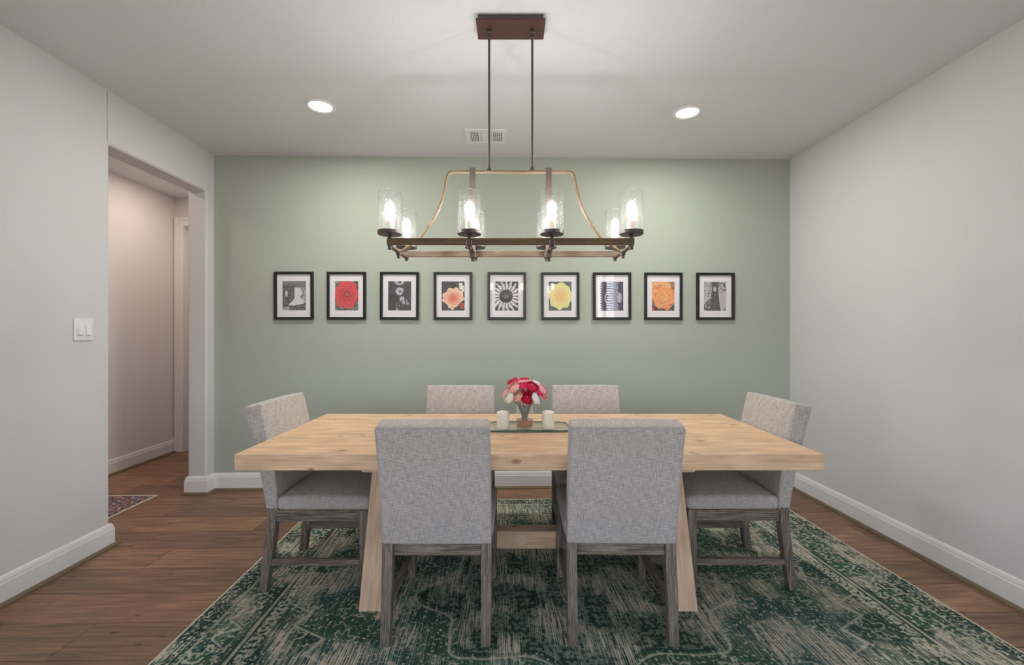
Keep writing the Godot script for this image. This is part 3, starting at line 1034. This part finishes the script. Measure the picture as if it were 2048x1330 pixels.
# ------------------------------------------------------------------ chandelier
func build_chandelier() -> void:
	var o := thing("chandelier", "eight-light linear chandelier with clear glass cylinders hanging over the table", "chandelier", Vector3(0.034, CEIL, -2.073), TURN)
	var Y := func(y: float) -> float: return y - CEIL
	GS = Vector2(1.0 / 0.6, 1.0 / 0.12)
	G = 0
	GO = Vector2(0.5, 0.5)
	var st := mb()
	cbox(st, Vector3(0, -0.010, 0), Vector3(0.300, 0.02, 0.12), 0.002)
	part(st, "canopy_box", M.pewter, o)
	st = mb()
	cbox(st, Vector3(0, -0.0255, 0), Vector3(0.318, 0.011, 0.136), 0.002)
	part(st, "canopy_plate", M.canopy_brown, o)
	for s in [-1.0, 1.0]:
		st = mb()
		lathe(st, [Vector2(0.0055, Y.call(2.055)), Vector2(0.0055, -0.03)], 12, Vector3(s * 0.1015, 0, 0), 0, true)
		var r := part(st, "rod", M.pewter, o)
		st = mb()
		lathe(st, [Vector2(0.0, -0.072), Vector2(0.007, -0.072), Vector2(0.0085, -0.066), Vector2(0.0085, -0.048), Vector2(0.012, -0.044), Vector2(0.012, -0.031), Vector2(0.0, -0.031)], 12, Vector3(s * 0.1015, 0, 0), 1)
		part(st, "coupling", M.pewter, r)
		st = mb()
		lathe(st, [Vector2(0.0, Y.call(2.046)), Vector2(0.011, Y.call(2.046)), Vector2(0.011, Y.call(2.058)), Vector2(0.008, Y.call(2.064)), Vector2(0.0055, Y.call(2.074)), Vector2(0.0, Y.call(2.074))], 12, Vector3(s * 0.1015, 0, 0), 1)
		part(st, "coupling", M.pewter, r)
	# bent hoop in the middle plane
	var half := [Vector2(0.530, 1.662), Vector2(0.500, 1.682), Vector2(0.4275, 1.735), Vector2(0.395, 1.776), Vector2(0.3616, 1.826), Vector2(0.340, 1.868), Vector2(0.324, 1.912), Vector2(0.313, 1.955), Vector2(0.306, 1.99), Vector2(0.301, 2.018), Vector2(0.296, 2.032), Vector2(0.287, 2.042), Vector2(0.275, 2.046), Vector2(0.19, 2.046), Vector2(0.06, 2.046)]
	var path := []
	for p in half: path.append(Vector2(-p.x, Y.call(p.y)))
	for k in range(half.size() - 1, -1, -1): path.append(Vector2(half[k].x, Y.call(half[k].y)))
	st = mb()
	strap(st, path, 0.028, 0.007)
	part(st, "hoop", M.beam_wood, o)
	# rectangular frame
	var L := 1.078
	var D := 0.1516
	for z in [D, -D]:
		st = mb()
		GO = Vector2(0.3 + z, 0.1 + z)
		cbox(st, Vector3(0, Y.call(1.687), z), Vector3(L, 0.029, 0.016), 0.001)
		part(st, "beam", M.beam_wood, o)
	G = 2
	for s in [-1.0, 1.0]:
		st = mb()
		cbox(st, Vector3(s * 0.527, Y.call(1.668), 0), Vector3(0.022, 0.008, 2 * D), 0.001)
		part(st, "end_bar", M.beam_wood, o)
		st = mb()
		cbox(st, Vector3(s * 0.18, Y.call(1.6685), 0), Vector3(0.022, 0.007, 2 * D + 0.016), 0.001)
		part(st, "cross_bar", M.beam_wood, o)
		# nut under the hoop end
		st = mb()
		lathe(st, [Vector2(0.0, 1.640 - CEIL), Vector2(0.009, 1.640 - CEIL), Vector2(0.009, 1.654 - CEIL), Vector2(0.014, 1.655 - CEIL), Vector2(0.014, 1.664 - CEIL), Vector2(0.0, 1.664 - CEIL)], 8, Vector3(s * 0.527, 0, 0), 1)
		part(st, "nut", M.pewter, o)
		G = 1
		st = mb()
		cbox(st, Vector3(s * 0.178, Y.call(1.849), 0.018), Vector3(0.028, 0.42, 0.008), 0.001)
		part(st, "hanger_strap", M.strap_bronze, o)
		st = mb()
		cbox(st, Vector3(s * 0.178, Y.call(1.631), 0.010), Vector3(0.016, 0.016, 0.016), 0.002)
		part(st, "nut", M.pewter, o)
		G = 2
	# lamp holders
	var seg := 40
	G = 1
	for z in [D, -D]:
		for x in [-0.527, -0.18, 0.18, 0.527]:
			var c := Vector3(x, 0, z)
			var inner := absf(x) < 0.3
			st = mb()
			lathe(st, [Vector2(0.0, Y.call(1.716)), Vector2(0.049, Y.call(1.716)), Vector2(0.052, Y.call(1.719)), Vector2(0.052, Y.call(1.733)), Vector2(0.050, Y.call(1.734)), Vector2(0.0, Y.call(1.734))], seg, c, 1)
			lathe(st, [Vector2(0.0, Y.call(1.699)), Vector2(0.009, Y.call(1.699)), Vector2(0.009, Y.call(1.708)), Vector2(0.007, Y.call(1.711)), Vector2(0.007, Y.call(1.718)), Vector2(0.0, Y.call(1.718))], 14, c, 1)
			var h := part(st, "lamp_holder", M.pewter, o)
			st = mb()
			lathe(st, [Vector2(0.0, Y.call(1.652)), Vector2(0.0085, Y.call(1.652)), Vector2(0.0085, Y.call(1.672)), Vector2(0.0, Y.call(1.672))], 6, c, 1)
			if inner: cbox(st, c + Vector3(0, Y.call(1.6805), 0), Vector3(0.024, 0.026, 0.026), 0.002)
			part(st, "nut", M.pewter, h)
			st = mb()
			lathe(st, [Vector2(0.0, Y.call(1.734)), Vector2(0.0175, Y.call(1.734)), Vector2(0.0175, Y.call(1.774)), Vector2(0.016, Y.call(1.776)), Vector2(0.0, Y.call(1.776))], 20, c, 1)
			part(st, "socket", M.socket_sleeve, h)
			st = mb()
			GS = Vector2(4.0, 4.0)
			var prof := []
			for k in 13: prof.append(Vector2(0.0505, Y.call(lerpf(1.735, 1.902, k / 12.0))))
			prof.append(Vector2(0.0493, Y.call(1.9035)))
			prof.append(Vector2(0.0478, Y.call(1.902)))
			for k in range(12, -1, -1): prof.append(Vector2(0.0478, Y.call(lerpf(1.735, 1.902, k / 12.0))))
			lathe(st, prof, seg, c, 0)
			part(st, "glass_shade", M.shade_glass, h)
			st = mb()
			lathe(st, [Vector2(0.012, Y.call(1.774)), Vector2(0.014, Y.call(1.784)), Vector2(0.020, Y.call(1.806)), Vector2(0.0255, Y.call(1.828)), Vector2(0.0275, Y.call(1.846)), Vector2(0.025, Y.call(1.860)), Vector2(0.017, Y.call(1.870)), Vector2(0.007, Y.call(1.875)), Vector2(0.0, Y.call(1.877))], 24, c, 0)
			part(st, "bulb_glass", M.bulb_glass, h)
			st = mb()
			lathe(st, [Vector2(0.0, Y.call(1.778)), Vector2(0.010, Y.call(1.780)), Vector2(0.0145, Y.call(1.795)), Vector2(0.0185, Y.call(1.818)), Vector2(0.0205, Y.call(1.838)), Vector2(0.0185, Y.call(1.850)), Vector2(0.011, Y.call(1.858)), Vector2(0.0, Y.call(1.860))], 18, c, 0)
			part(st, "bulb_filament", M.lamp_filament, h)
			var l := OmniLight3D.new()
			l.name = "bulb_light"
			o.add_child(l, true)
			l.position = c + Vector3(0, Y.call(1.815), 0)
			l.light_color = BULB_COLOR
			l.light_energy = BULB_ENERGY
			l.light_size = 0.013
			l.omni_range = 12.0
			l.omni_attenuation = 2.0
			l.shadow_enabled = true
	GS = Vector2(1, 1)

const BULB_COLOR := Color(0.985, 0.99, 1.0)
const BULB_ENERGY := 0.10
const SPOT_COLOR := Color(1.0, 0.995, 0.985)
const SPOT_ENERGY := 1.5
const HALL_ENERGY := 0.46

func build_downlight(called: String, at: Vector3, label: String, energy: float, color: Color) -> void:
	var o := thing(called, label, "ceiling light", at, 0.0, "recessed ceiling lights")
	var st := mb()
	lathe(st, [Vector2(0.070, -0.002), Vector2(0.078, -0.009), Vector2(0.088, -0.008), Vector2(0.093, -0.003), Vector2(0.094, 0.0), Vector2(0.070, 0.0)], 48, Vector3.ZERO, 0)
	part(st, "trim_ring", M.white_metal, o)
	st = mb()
	lathe(st, [Vector2(0.0, -0.006), Vector2(0.05, -0.0055), Vector2(0.072, -0.003), Vector2(0.072, -0.0005), Vector2(0.0, -0.0005)], 48, Vector3.ZERO, 0)
	part(st, "light_diffuser", M.lamp_diffuser, o)
	var l := AreaLight3D.new()
	l.name = "downlight"
	o.add_child(l, true)
	l.position = Vector3(0, -0.012, 0)
	l.rotation.x = -PI / 2
	l.area_size = Vector2(0.125, 0.125)
	l.light_color = color
	l.light_energy = energy
	l.area_range = 12.0
	l.area_attenuation = 2.0
	l.shadow_enabled = true

func build_vent() -> void:
	var o := thing("air_vent", "white ceiling air register with slatted and gridded openings", "vent", Vector3(-0.128, CEIL, -3.263))
	var w := 0.306
	var d := 0.252
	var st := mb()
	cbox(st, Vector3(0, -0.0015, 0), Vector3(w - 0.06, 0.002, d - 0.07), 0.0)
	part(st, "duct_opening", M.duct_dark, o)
	st = mb()
	for s in [-1.0, 1.0]:
		cbox(st, Vector3(0, -0.005, s * (d / 2 - 0.022)), Vector3(w, 0.010, 0.044), 0.003)
		cbox(st, Vector3(s * (w / 2 - 0.018), -0.005, 0), Vector3(0.036, 0.010, d - 0.086), 0.003)
	cbox(st, Vector3(-0.045, -0.005, 0), Vector3(0.014, 0.010, d - 0.086), 0.002)
	cbox(st, Vector3(0.045, -0.005, 0), Vector3(0.014, 0.010, d - 0.086), 0.002)
	part(st, "register_frame", M.white_metal, o)
	for k in 6:      # slats on the left
		st = mb()
		cbox(st, Vector3.ZERO, Vector3(0.007, 0.0015, d - 0.088), 0.0, Transform3D(Basis(Vector3.BACK, 0.5), Vector3(-0.112 + k * 0.0115, -0.0065, 0)))
		part(st, "slat", M.white_metal, o)
	st = mb()        # plain damper plate in the middle
	cbox(st, Vector3(0, -0.0042, 0), Vector3(0.072, 0.003, d - 0.09), 0.001)
	part(st, "damper_plate", M.white_metal, o)
	for k in 4:      # grid on the right
		st = mb()
		cbox(st, Vector3(0.064 + k * 0.0145, -0.0065, 0), Vector3(0.0055, 0.003, d - 0.088), 0.0)
		part(st, "slat", M.white_metal, o)
	for k in 8:
		st = mb()
		cbox(st, Vector3(0.085, -0.005, -0.074 + k * 0.021), Vector3(0.064, 0.002, 0.006), 0.0)
		part(st, "slat", M.white_metal, o)

func build_switch() -> void:
	var o := thing("light_switch", "white double rocker light switch on the left wall", "light switch", Vector3(XL, 1.306, -2.531))
	var st := mb()
	var id := func(q: Vector3) -> Vector3: return q + Vector3(0.0035, 0, 0)
	rbox(st, Vector3(0.007, 0.124, 0.114), 0.0032, Vector3i(1, 2, 2), 3, id)
	part(st, "cover_plate", M.white_plastic, o)
	for s in [-1.0, 1.0]:
		st = mb()
		cbox(st, Vector3(0.0068, 0, s * 0.0235), Vector3(0.003, 0.070, 0.036), 0.001)
		var f := part(st, "rocker_frame", M.white_plastic, o)
		st = mb()
		cbox(st, Vector3.ZERO, Vector3(0.006, 0.062, 0.027), 0.0015, Transform3D(Basis(Vector3.BACK, 0.10), Vector3(0.0095, 0, s * 0.0235)))
		part(st, "rocker", M.white_plastic, f)

func build_pictures() -> void:
	var xs := [-1.719, -1.2905, -0.8565, -0.4165, 0.027, 0.4705, 0.9025, 1.3325, 1.770]
	var labels := ["framed black-and-white photo of a white waterfall", "framed photo of a large red bloom", "framed dark photo of small pale blossoms on a stem", "framed photo of a peach rose with an orange bud", "framed black-and-white photo of a daisy with a dark centre", "framed photo of a pale yellow rose", "framed photo of a pale striped shape on black, second left of the orange rose's row neighbours", "framed photo of a ruffled orange rose", "framed black-and-white photo of a tall tree trunk"]
	labels[6] = "framed photo of pale shapes on black, between yellow and orange roses"
	var w := 0.318
	var h := 0.393
	var f := 0.0215
	for k in 9:
		var o := thing("picture_frame", labels[k] + ", black frame with white mat" if k != 6 else labels[k], "picture", Vector3(xs[k], 1.592, ZB + 0.001), 0.0, "nine black picture frames on the green wall")
		o.rotation.z = [0.004, 0.0, -0.005, 0.0, -0.002, 0.003, 0.004, 0.0, 0.0][k]
		var st := mb()
		for s in [-1.0, 1.0]:
			cbox(st, Vector3(s * (w / 2 - f / 2), 0, 0.011), Vector3(f, h, 0.022), 0.0012)
			cbox(st, Vector3(0, s * (h / 2 - f / 2), 0.011), Vector3(w - 2 * f + 0.002, f, 0.022), 0.0012)
		part(st, "frame", M.frame_black, o)
		st = mb()
		var pw := 0.190
		var ph := 0.241
		var iw := w - 2 * f
		var ih := h - 2 * f
		for s in [-1.0, 1.0]:
			cbox(st, Vector3(s * (iw + pw) / 4, 0, 0.007), Vector3((iw - pw) / 2, ih, 0.002), 0.0)
			cbox(st, Vector3(0, s * (ih + ph) / 4, 0.007), Vector3(pw, (ih - ph) / 2, 0.002), 0.0)
		part(st, "mat_board", M.mat_board, o)
		st = mb()
		st.set_smooth_group(-1)
		var z := 0.0055
		for v in [[-1, 1], [1, 1], [1, -1], [-1, 1], [1, -1], [-1, -1]]:
			st.set_uv(Vector2(0.5 + v[0] * 0.5, 0.5 - v[1] * 0.5))
			st.add_vertex(Vector3(v[0] * (pw / 2 + 0.002), v[1] * (ph / 2 + 0.002), z))
		var m := textured("photo_print_%d" % k, print_tex(k), 0.55)
		part(st, "photo_print", m, o)
		st = mb()
		cbox(st, Vector3(0, 0, 0.0115), Vector3(iw, ih, 0.002), 0.0)
		part(st, "glass_pane", M.picture_glass, o)

# ------------------------------------------------------------------ table decoration
func bloom_mesh(r: float, m: Material, seed_: int, open: float) -> Mesh:
	rng.seed = seed_
	var st := mb()
	var counts := [3, 4, 5, 6, 7]
	for k in 5:
		var q := k / 4.0
		var R := r * lerpf(0.30, 1.0, q)
		var rim := lerpf(0.30, lerpf(1.0, 1.4, open), pow(q, 0.8))
		var n: int = counts[k]
		var off := rng.randf() * TAU
		for j in n:
			var a0 := off + TAU * j / n + rng.randf_range(-0.12, 0.12)
			var wide := TAU / n * 0.72
			var rm := rim + rng.randf_range(-0.08, 0.08)
			var lift := rng.randf_range(-0.03, 0.03)
			var grid := []
			for it in 6:
				var t := it / 5.0
				var row := []
				for js in 5:
					var s := js / 2.0 - 1.0
					var th := lerpf(2.75, rm + 0.28 * s * s, t)
					var rr := R * (1.0 + 0.05 * t * t + lift + 0.03 * s * (1 if j % 2 == 0 else -1))
					var an := a0 + s * wide * (0.35 + 0.65 * sin(minf(t * 1.5, 1.0) * PI / 2))
					row.append(Vector3(sin(th) * cos(an), cos(th) * 0.92, sin(th) * sin(an)) * rr)
				grid.append(row)
			for it in 5:
				for js in 4:
					tri(st, grid[it][js], grid[it + 1][js], grid[it + 1][js + 1], 0)
					tri(st, grid[it][js], grid[it + 1][js + 1], grid[it][js + 1], 0)
	st.generate_normals()
	var mesh := st.commit()
	mesh.surface_set_material(0, m)
	return mesh

func build_centrepiece() -> void:
	var ty := 0.7625
	var c := Vector3(0.114, ty, -2.382)
	# glass tray with a thick wavy green rim
	var tr := thing("glass_tray", "long green-edged glass tray under the vase and candles", "tray", Vector3(0.112, ty, -2.4385), TURN)
	var outline := []
	var a := 0.252
	var b := 0.12
	for k in 96:
		var an := TAU * k / 96
		var ex := 0.22
		var p := Vector2(signf(cos(an)) * pow(absf(cos(an)), ex) * a, signf(sin(an)) * pow(absf(sin(an)), ex) * b)
		p *= 1.0 + 0.006 * sin(an * 17.0) + 0.004 * sin(an * 29.0 + 1.0)
		outline.append(p)
	var st := mb()
	var lo := []
	var hi := []
	for p in outline:
		lo.append(Vector3(p.x, 0.001, p.y) * Vector3(0.972, 1, 0.95))
		hi.append(Vector3(p.x, 0.009, p.y) * Vector3(0.972, 1, 0.95))
	loft(st, [lo, hi], 2)
	part(st, "tray_base", M.tray_glass, tr)
	st = mb()
	var rings := []
	for q in [[0.97, 0.0], [0.995, 0.001], [1.0, 0.006], [0.998, 0.009], [0.985, 0.0115], [0.972, 0.0095], [0.97, 0.0]]:
		var ring := []
		for k in outline.size():
			var p: Vector2 = outline[k]
			var dz := 0.0015 * sin(k * 0.9) * (1.0 if q[1] > 0.01 else 0.0)
			ring.append(Vector3(p.x * (1.0 - (1.0 - q[0]) * 0.9), q[1] + dz, p.y * (1.0 - (1.0 - q[0]) * 1.7)))
		rings.append(ring)
	loft(st, rings, 0, false)
	part(st, "tray_rim", M.tray_edge, tr)
	# candles
	for s in [[-0.003, "ivory pillar candle left of the flower vase"], [0.241, "ivory pillar candle right of the flower vase"]]:
		var o := thing("pillar_candle", s[1], "candle", Vector3(s[0], ty + 0.0093, -2.382), 0.0, "pillar candles on the glass tray")
		st = mb()
		lathe(st, [Vector2(0.0, 0.0), Vector2(0.0325, 0.0), Vector2(0.0338, 0.002), Vector2(0.0338, 0.083), Vector2(0.0325, 0.087), Vector2(0.027, 0.091), Vector2(0.015, 0.0955), Vector2(0.0, 0.097)], 36, Vector3.ZERO, 1)
		part(st, "wax_body", M.candle_wax, o)
		st = mb()
		tube(st, [Vector3(0, 0.094, 0), Vector3(0.0005, 0.1, 0), Vector3(0.002, 0.104, 0.001)], 0.0011, 6)
		part(st, "wick", M.wick, o)
	# vase
	var vy := ty + 0.0093
	var v := thing("glass_vase", "clear glass cylinder vase with amber water holding the bouquet", "vase", Vector3(c.x, vy, c.z))
	st = mb()
	var prof := [Vector2(0.0, 0.0), Vector2(0.044, 0.0), Vector2(0.046, 0.003)]
	for k in 7: prof.append(Vector2(0.0465, lerpf(0.006, 0.150, k / 6.0)))
	prof.append(Vector2(0.0455, 0.1515))
	for k in 7: prof.append(Vector2(0.0442, lerpf(0.150, 0.012, k / 6.0)))
	prof.append(Vector2(0.042, 0.010)); prof.append(Vector2(0.0, 0.010))
	lathe(st, prof, 40, Vector3.ZERO, 0)
	part(st, "vase_wall", M.vase_glass, v)
	st = mb()
	lathe(st, [Vector2(0.0, 0.0105), Vector2(0.0425, 0.0105), Vector2(0.0436, 0.013), Vector2(0.0436, 0.047), Vector2(0.0, 0.047)], 36, Vector3.ZERO, 1)
	part(st, "water", M.vase_water, v)
	# flowers: [zoom x, zoom y, depth, radius, colour, label]
	var F := [
		[735, 205, -0.022, 0.030, "crimson", "crimson ranunculus at the upper left back of the bouquet"],
		[745, 275, 0.028, 0.031, "peach_pink", "pale pink ranunculus at the upper left front of the bouquet"],
		[892, 248, 0.024, 0.023, "hot_pink", "small hot pink ranunculus at the top middle of the bouquet"],
		[885, 205, -0.012, 0.024, "blush", "blush ranunculus behind the small hot pink one"],
		[935, 180, -0.040, 0.026, "crimson", "crimson ranunculus at the very top back of the bouquet"],
		[1010, 205, -0.022, 0.024, "blush", "blush ranunculus peeking over the top of the bouquet"],
		[1052, 262, 0.022, 0.032, "crimson", "crimson ranunculus at the upper right front of the bouquet"],
		[1140, 235, -0.018, 0.024, "white_bloom", "whitish ranunculus at the upper right back of the bouquet"],
		[1252, 330, 0.004, 0.029, "blush", "blush ranunculus at the far right of the bouquet"],
		[1190, 370, 0.008, 0.025, "hot_pink", "hot pink ranunculus tucked beside the white one on the right"],
		[655, 450, 0.026, 0.032, "ivory", "ivory ranunculus drooping at the lower left of the bouquet"],
		[600, 395, -0.012, 0.026, "blush", "blush ranunculus at the far left behind the ivory one"],
		[805, 430, 0.036, 0.030, "peach_pink", "peach pink ranunculus at the lower left front of the bouquet"],
		[970, 455, 0.046, 0.035, "crimson", "large crimson ranunculus at the front centre of the bouquet"],
		[1142, 465, 0.032, 0.034, "white_bloom", "white ranunculus drooping at the lower right of the bouquet"],
		[1268, 445, -0.012, 0.022, "coral", "coral ranunculus low at the right edge of the bouquet"],
		[900, 380, -0.05, 0.028, "blush", "blush ranunculus hidden in the back of the bouquet"],
		[1075, 380, -0.045, 0.028, "coral", "coral ranunculus hidden behind the white one in the bouquet"],
	]
	var k := 0
	for f in F:
		var px: float = (f[0] - 932.0) / 3155.0
		var py: float = 1.29 - (75.0 + f[1] / 8.533) * 0.002705
		var pos := Vector3(c.x + px, py, c.z + f[2])
		var base := Vector3(c.x + clampf(-px * 0.3 + 0.020 * sin(k * 2.4), -0.032, 0.032), vy + 0.0112, c.z + clampf(-f[2] * 0.3 + 0.018 * cos(k * 1.7), -0.024, 0.024))
		var o := thing("ranunculus", f[5], "flower", base, 0.0, "ranunculus in the glass vase")
		var mi := inst(bloom_mesh(f[3], M["petal_" + f[4]], 60 + k, 0.35 + 0.4 * fposmod(k * 0.37, 1.0)), "bloom", o)
		mi.position = pos - base
		var hub_ := Vector3(c.x, 0.905, c.z)
		var dir := (pos - hub_).normalized()
		dir = (dir + Vector3(0, 0.15, 0.25)).normalized()
		var xa := dir.cross(Vector3(0.3, 0.1, 1)).normalized()
		mi.basis = Basis(xa, dir, xa.cross(dir).normalized())
		st = mb()
		lathe(st, [Vector2(0.0, -0.004), Vector2(0.0035, -0.003), Vector2(0.004, 0.0), Vector2(0.0028, 0.003), Vector2(0.0, 0.004)], 10, Vector3(0, f[3] * 0.30, 0), 0)
		part(st, "heart", M.petal_heart, mi)
		st = mb()
		var neck := Vector3(c.x + clampf(px * 0.6, -0.036, 0.036), vy + 0.135, c.z + clampf(f[2] * 0.5, -0.03, 0.03))
		var tip: Vector3 = pos - dir * f[3] * 0.8
		var pts := []
		for i in 9:
			var t := i / 8.0
			var p := base.lerp(neck, t / 0.6) if t < 0.6 else neck.lerp(tip, (t - 0.6) / 0.4)
			pts.append(p - base)
		for pass_ in 2:
			for i in range(1, 8): pts[i] = (pts[i - 1] + pts[i] * 2.0 + pts[i + 1]) / 4.0
		tube(st, pts, 0.0030, 6)
		part(st, "stem", M.stem_green, o)
		k += 1

func build_rugs() -> void:
	var w := 3.46
	var h := 2.46
	var o := thing("area_rug", "worn green and cream oriental area rug under the dining table", "rug", Vector3(0.352, 0.0, -2.158), 0.008)
	var st := mb()
	G = 0
	GS = Vector2(1.0 / w, 1.0 / h)
	GO = Vector2(0.5, 0.5 - 0.37)
	cbox(st, Vector3(0, 0.0045, 0), Vector3(w - 0.02, 0.008, h - 0.02), 0.001)
	part(st, "pile", M.rug, o)
	st = mb()
	for s in [-1.0, 1.0]:
		cbox(st, Vector3(s * (w / 2 - 0.007), 0.0042, 0), Vector3(0.014, 0.0084, h), 0.002)
		cbox(st, Vector3(0, 0.0042, s * (h / 2 - 0.007)), Vector3(w - 0.028, 0.0084, 0.014), 0.002)
	part(st, "binding", M.rug_binding, o)
	o = thing("runner_rug", "faded red and blue runner rug in the hallway", "rug", Vector3(-3.06, 0.0, -2.395))
	st = mb()
	GS = Vector2(1.0 / 0.66, 1.0 / 2.3)
	cbox(st, Vector3(0, 0.003, 0), Vector3(0.63, 0.005, 2.24), 0.001)
	part(st, "pile", M.runner, o)
	st = mb()
	for s in [-1.0, 1.0]:
		cbox(st, Vector3(s * 0.321, 0.003, 0), Vector3(0.014, 0.006, 2.28), 0.001)
		cbox(st, Vector3(0, 0.003, s * 1.132), Vector3(0.628, 0.006, 0.014), 0.001)
	part(st, "binding", M.rug_binding, o)

# ------------------------------------------------------------------ scene
func _ready() -> void:
	var cam := Camera3D.new()
	cam.name = "camera"
	add_child(cam)
	cam.position = Vector3(0, 1.29, 0)
	cam.rotation.y = -0.01932
	cam.fov = rad_to_deg(2.0 * atan(665.0 / 880.0))
	cam.near = 0.05
	cam.far = 200.0
	cam.current = true
	var env := Environment.new()
	env.background_mode = Environment.BG_SKY
	var sky := Sky.new()
	var sm := ProceduralSkyMaterial.new()
	sm.sky_top_color = Color(0.72, 0.81, 0.96)
	sm.sky_horizon_color = Color(0.93, 0.955, 0.99)
	sm.ground_horizon_color = Color(0.72, 0.72, 0.70)
	sm.ground_bottom_color = Color(0.50, 0.50, 0.46)
	sm.energy_multiplier = 10.0
	sky.sky_material = sm
	env.sky = sky
	env.tonemap_mode = Environment.TONE_MAPPER_LINEAR
	env.tonemap_exposure = 0.95
	env.sdfgi_enabled = true
	env.ssao_enabled = true
	env.ssil_enabled = true
	var we := WorldEnvironment.new()
	we.name = "environment"
	we.environment = env
	add_child(we)

	make_materials()
	textured("rug", rug_image(1728, 1230, 3.46, 2.46), 0.95)
	textured("runner", runner_image(), 0.95)
	build_room()
	build_rugs()
	build_table()
	var proto := make_chair()
	var spots := [
		[Vector3(-0.2735, 0.0088, -2.070), TURN, "grey linen dining chair with its back to the camera, left of the two"],
		[Vector3(0.502, 0.0088, -2.059), TURN - 0.02, "grey linen dining chair with its back to the camera, right of the two"],
		[Vector3(-0.9365, 0.0088, -2.4225), -PI / 2 + TURN, "grey linen dining chair at the left end of the table"],
		[Vector3(1.1935, 0.0088, -2.390), PI / 2 + TURN, "grey linen dining chair at the right end of the table"],
		[Vector3(-0.2915, 0.0088, -2.686), PI + TURN, "far-side linen dining chair left of the flower vase, facing the camera"],
		[Vector3(0.5445, 0.0088, -2.686), PI + TURN, "far-side linen dining chair right of the flower vase, facing the camera"],
	]
	for i in spots.size():
		var ch: Node3D = proto
		if i > 0:
			ch = proto.duplicate()
			ch.name = numbered("dining_chair")
			add_child(ch, true)
		ch.position = spots[i][0]
		ch.rotation.y = spots[i][1]
		tag(ch, spots[i][2], "chair", "linen dining chairs round the table")
	build_chandelier()
	build_pictures()
	build_downlight("recessed_light", Vector3(-1.175, CEIL, -2.851), "glowing round recessed ceiling light left of the chandelier", SPOT_ENERGY, SPOT_COLOR)
	build_downlight("recessed_light", Vector3(1.214, CEIL, -2.885), "glowing round recessed ceiling light right of the chandelier", SPOT_ENERGY, SPOT_COLOR)
	build_downlight("recessed_light", Vector3(-3.06, CEIL, -3.19), "recessed ceiling light in the hallway, beside the opening", HALL_ENERGY, Color(1.0, 0.92, 0.87))
	build_downlight("recessed_light", Vector3(-3.0, CEIL, -4.2), "recessed ceiling light deeper in the hallway, near the door", HALL_ENERGY * 1.3, Color(1.0, 0.92, 0.87))
	build_vent()
	build_switch()
	build_centrepiece()
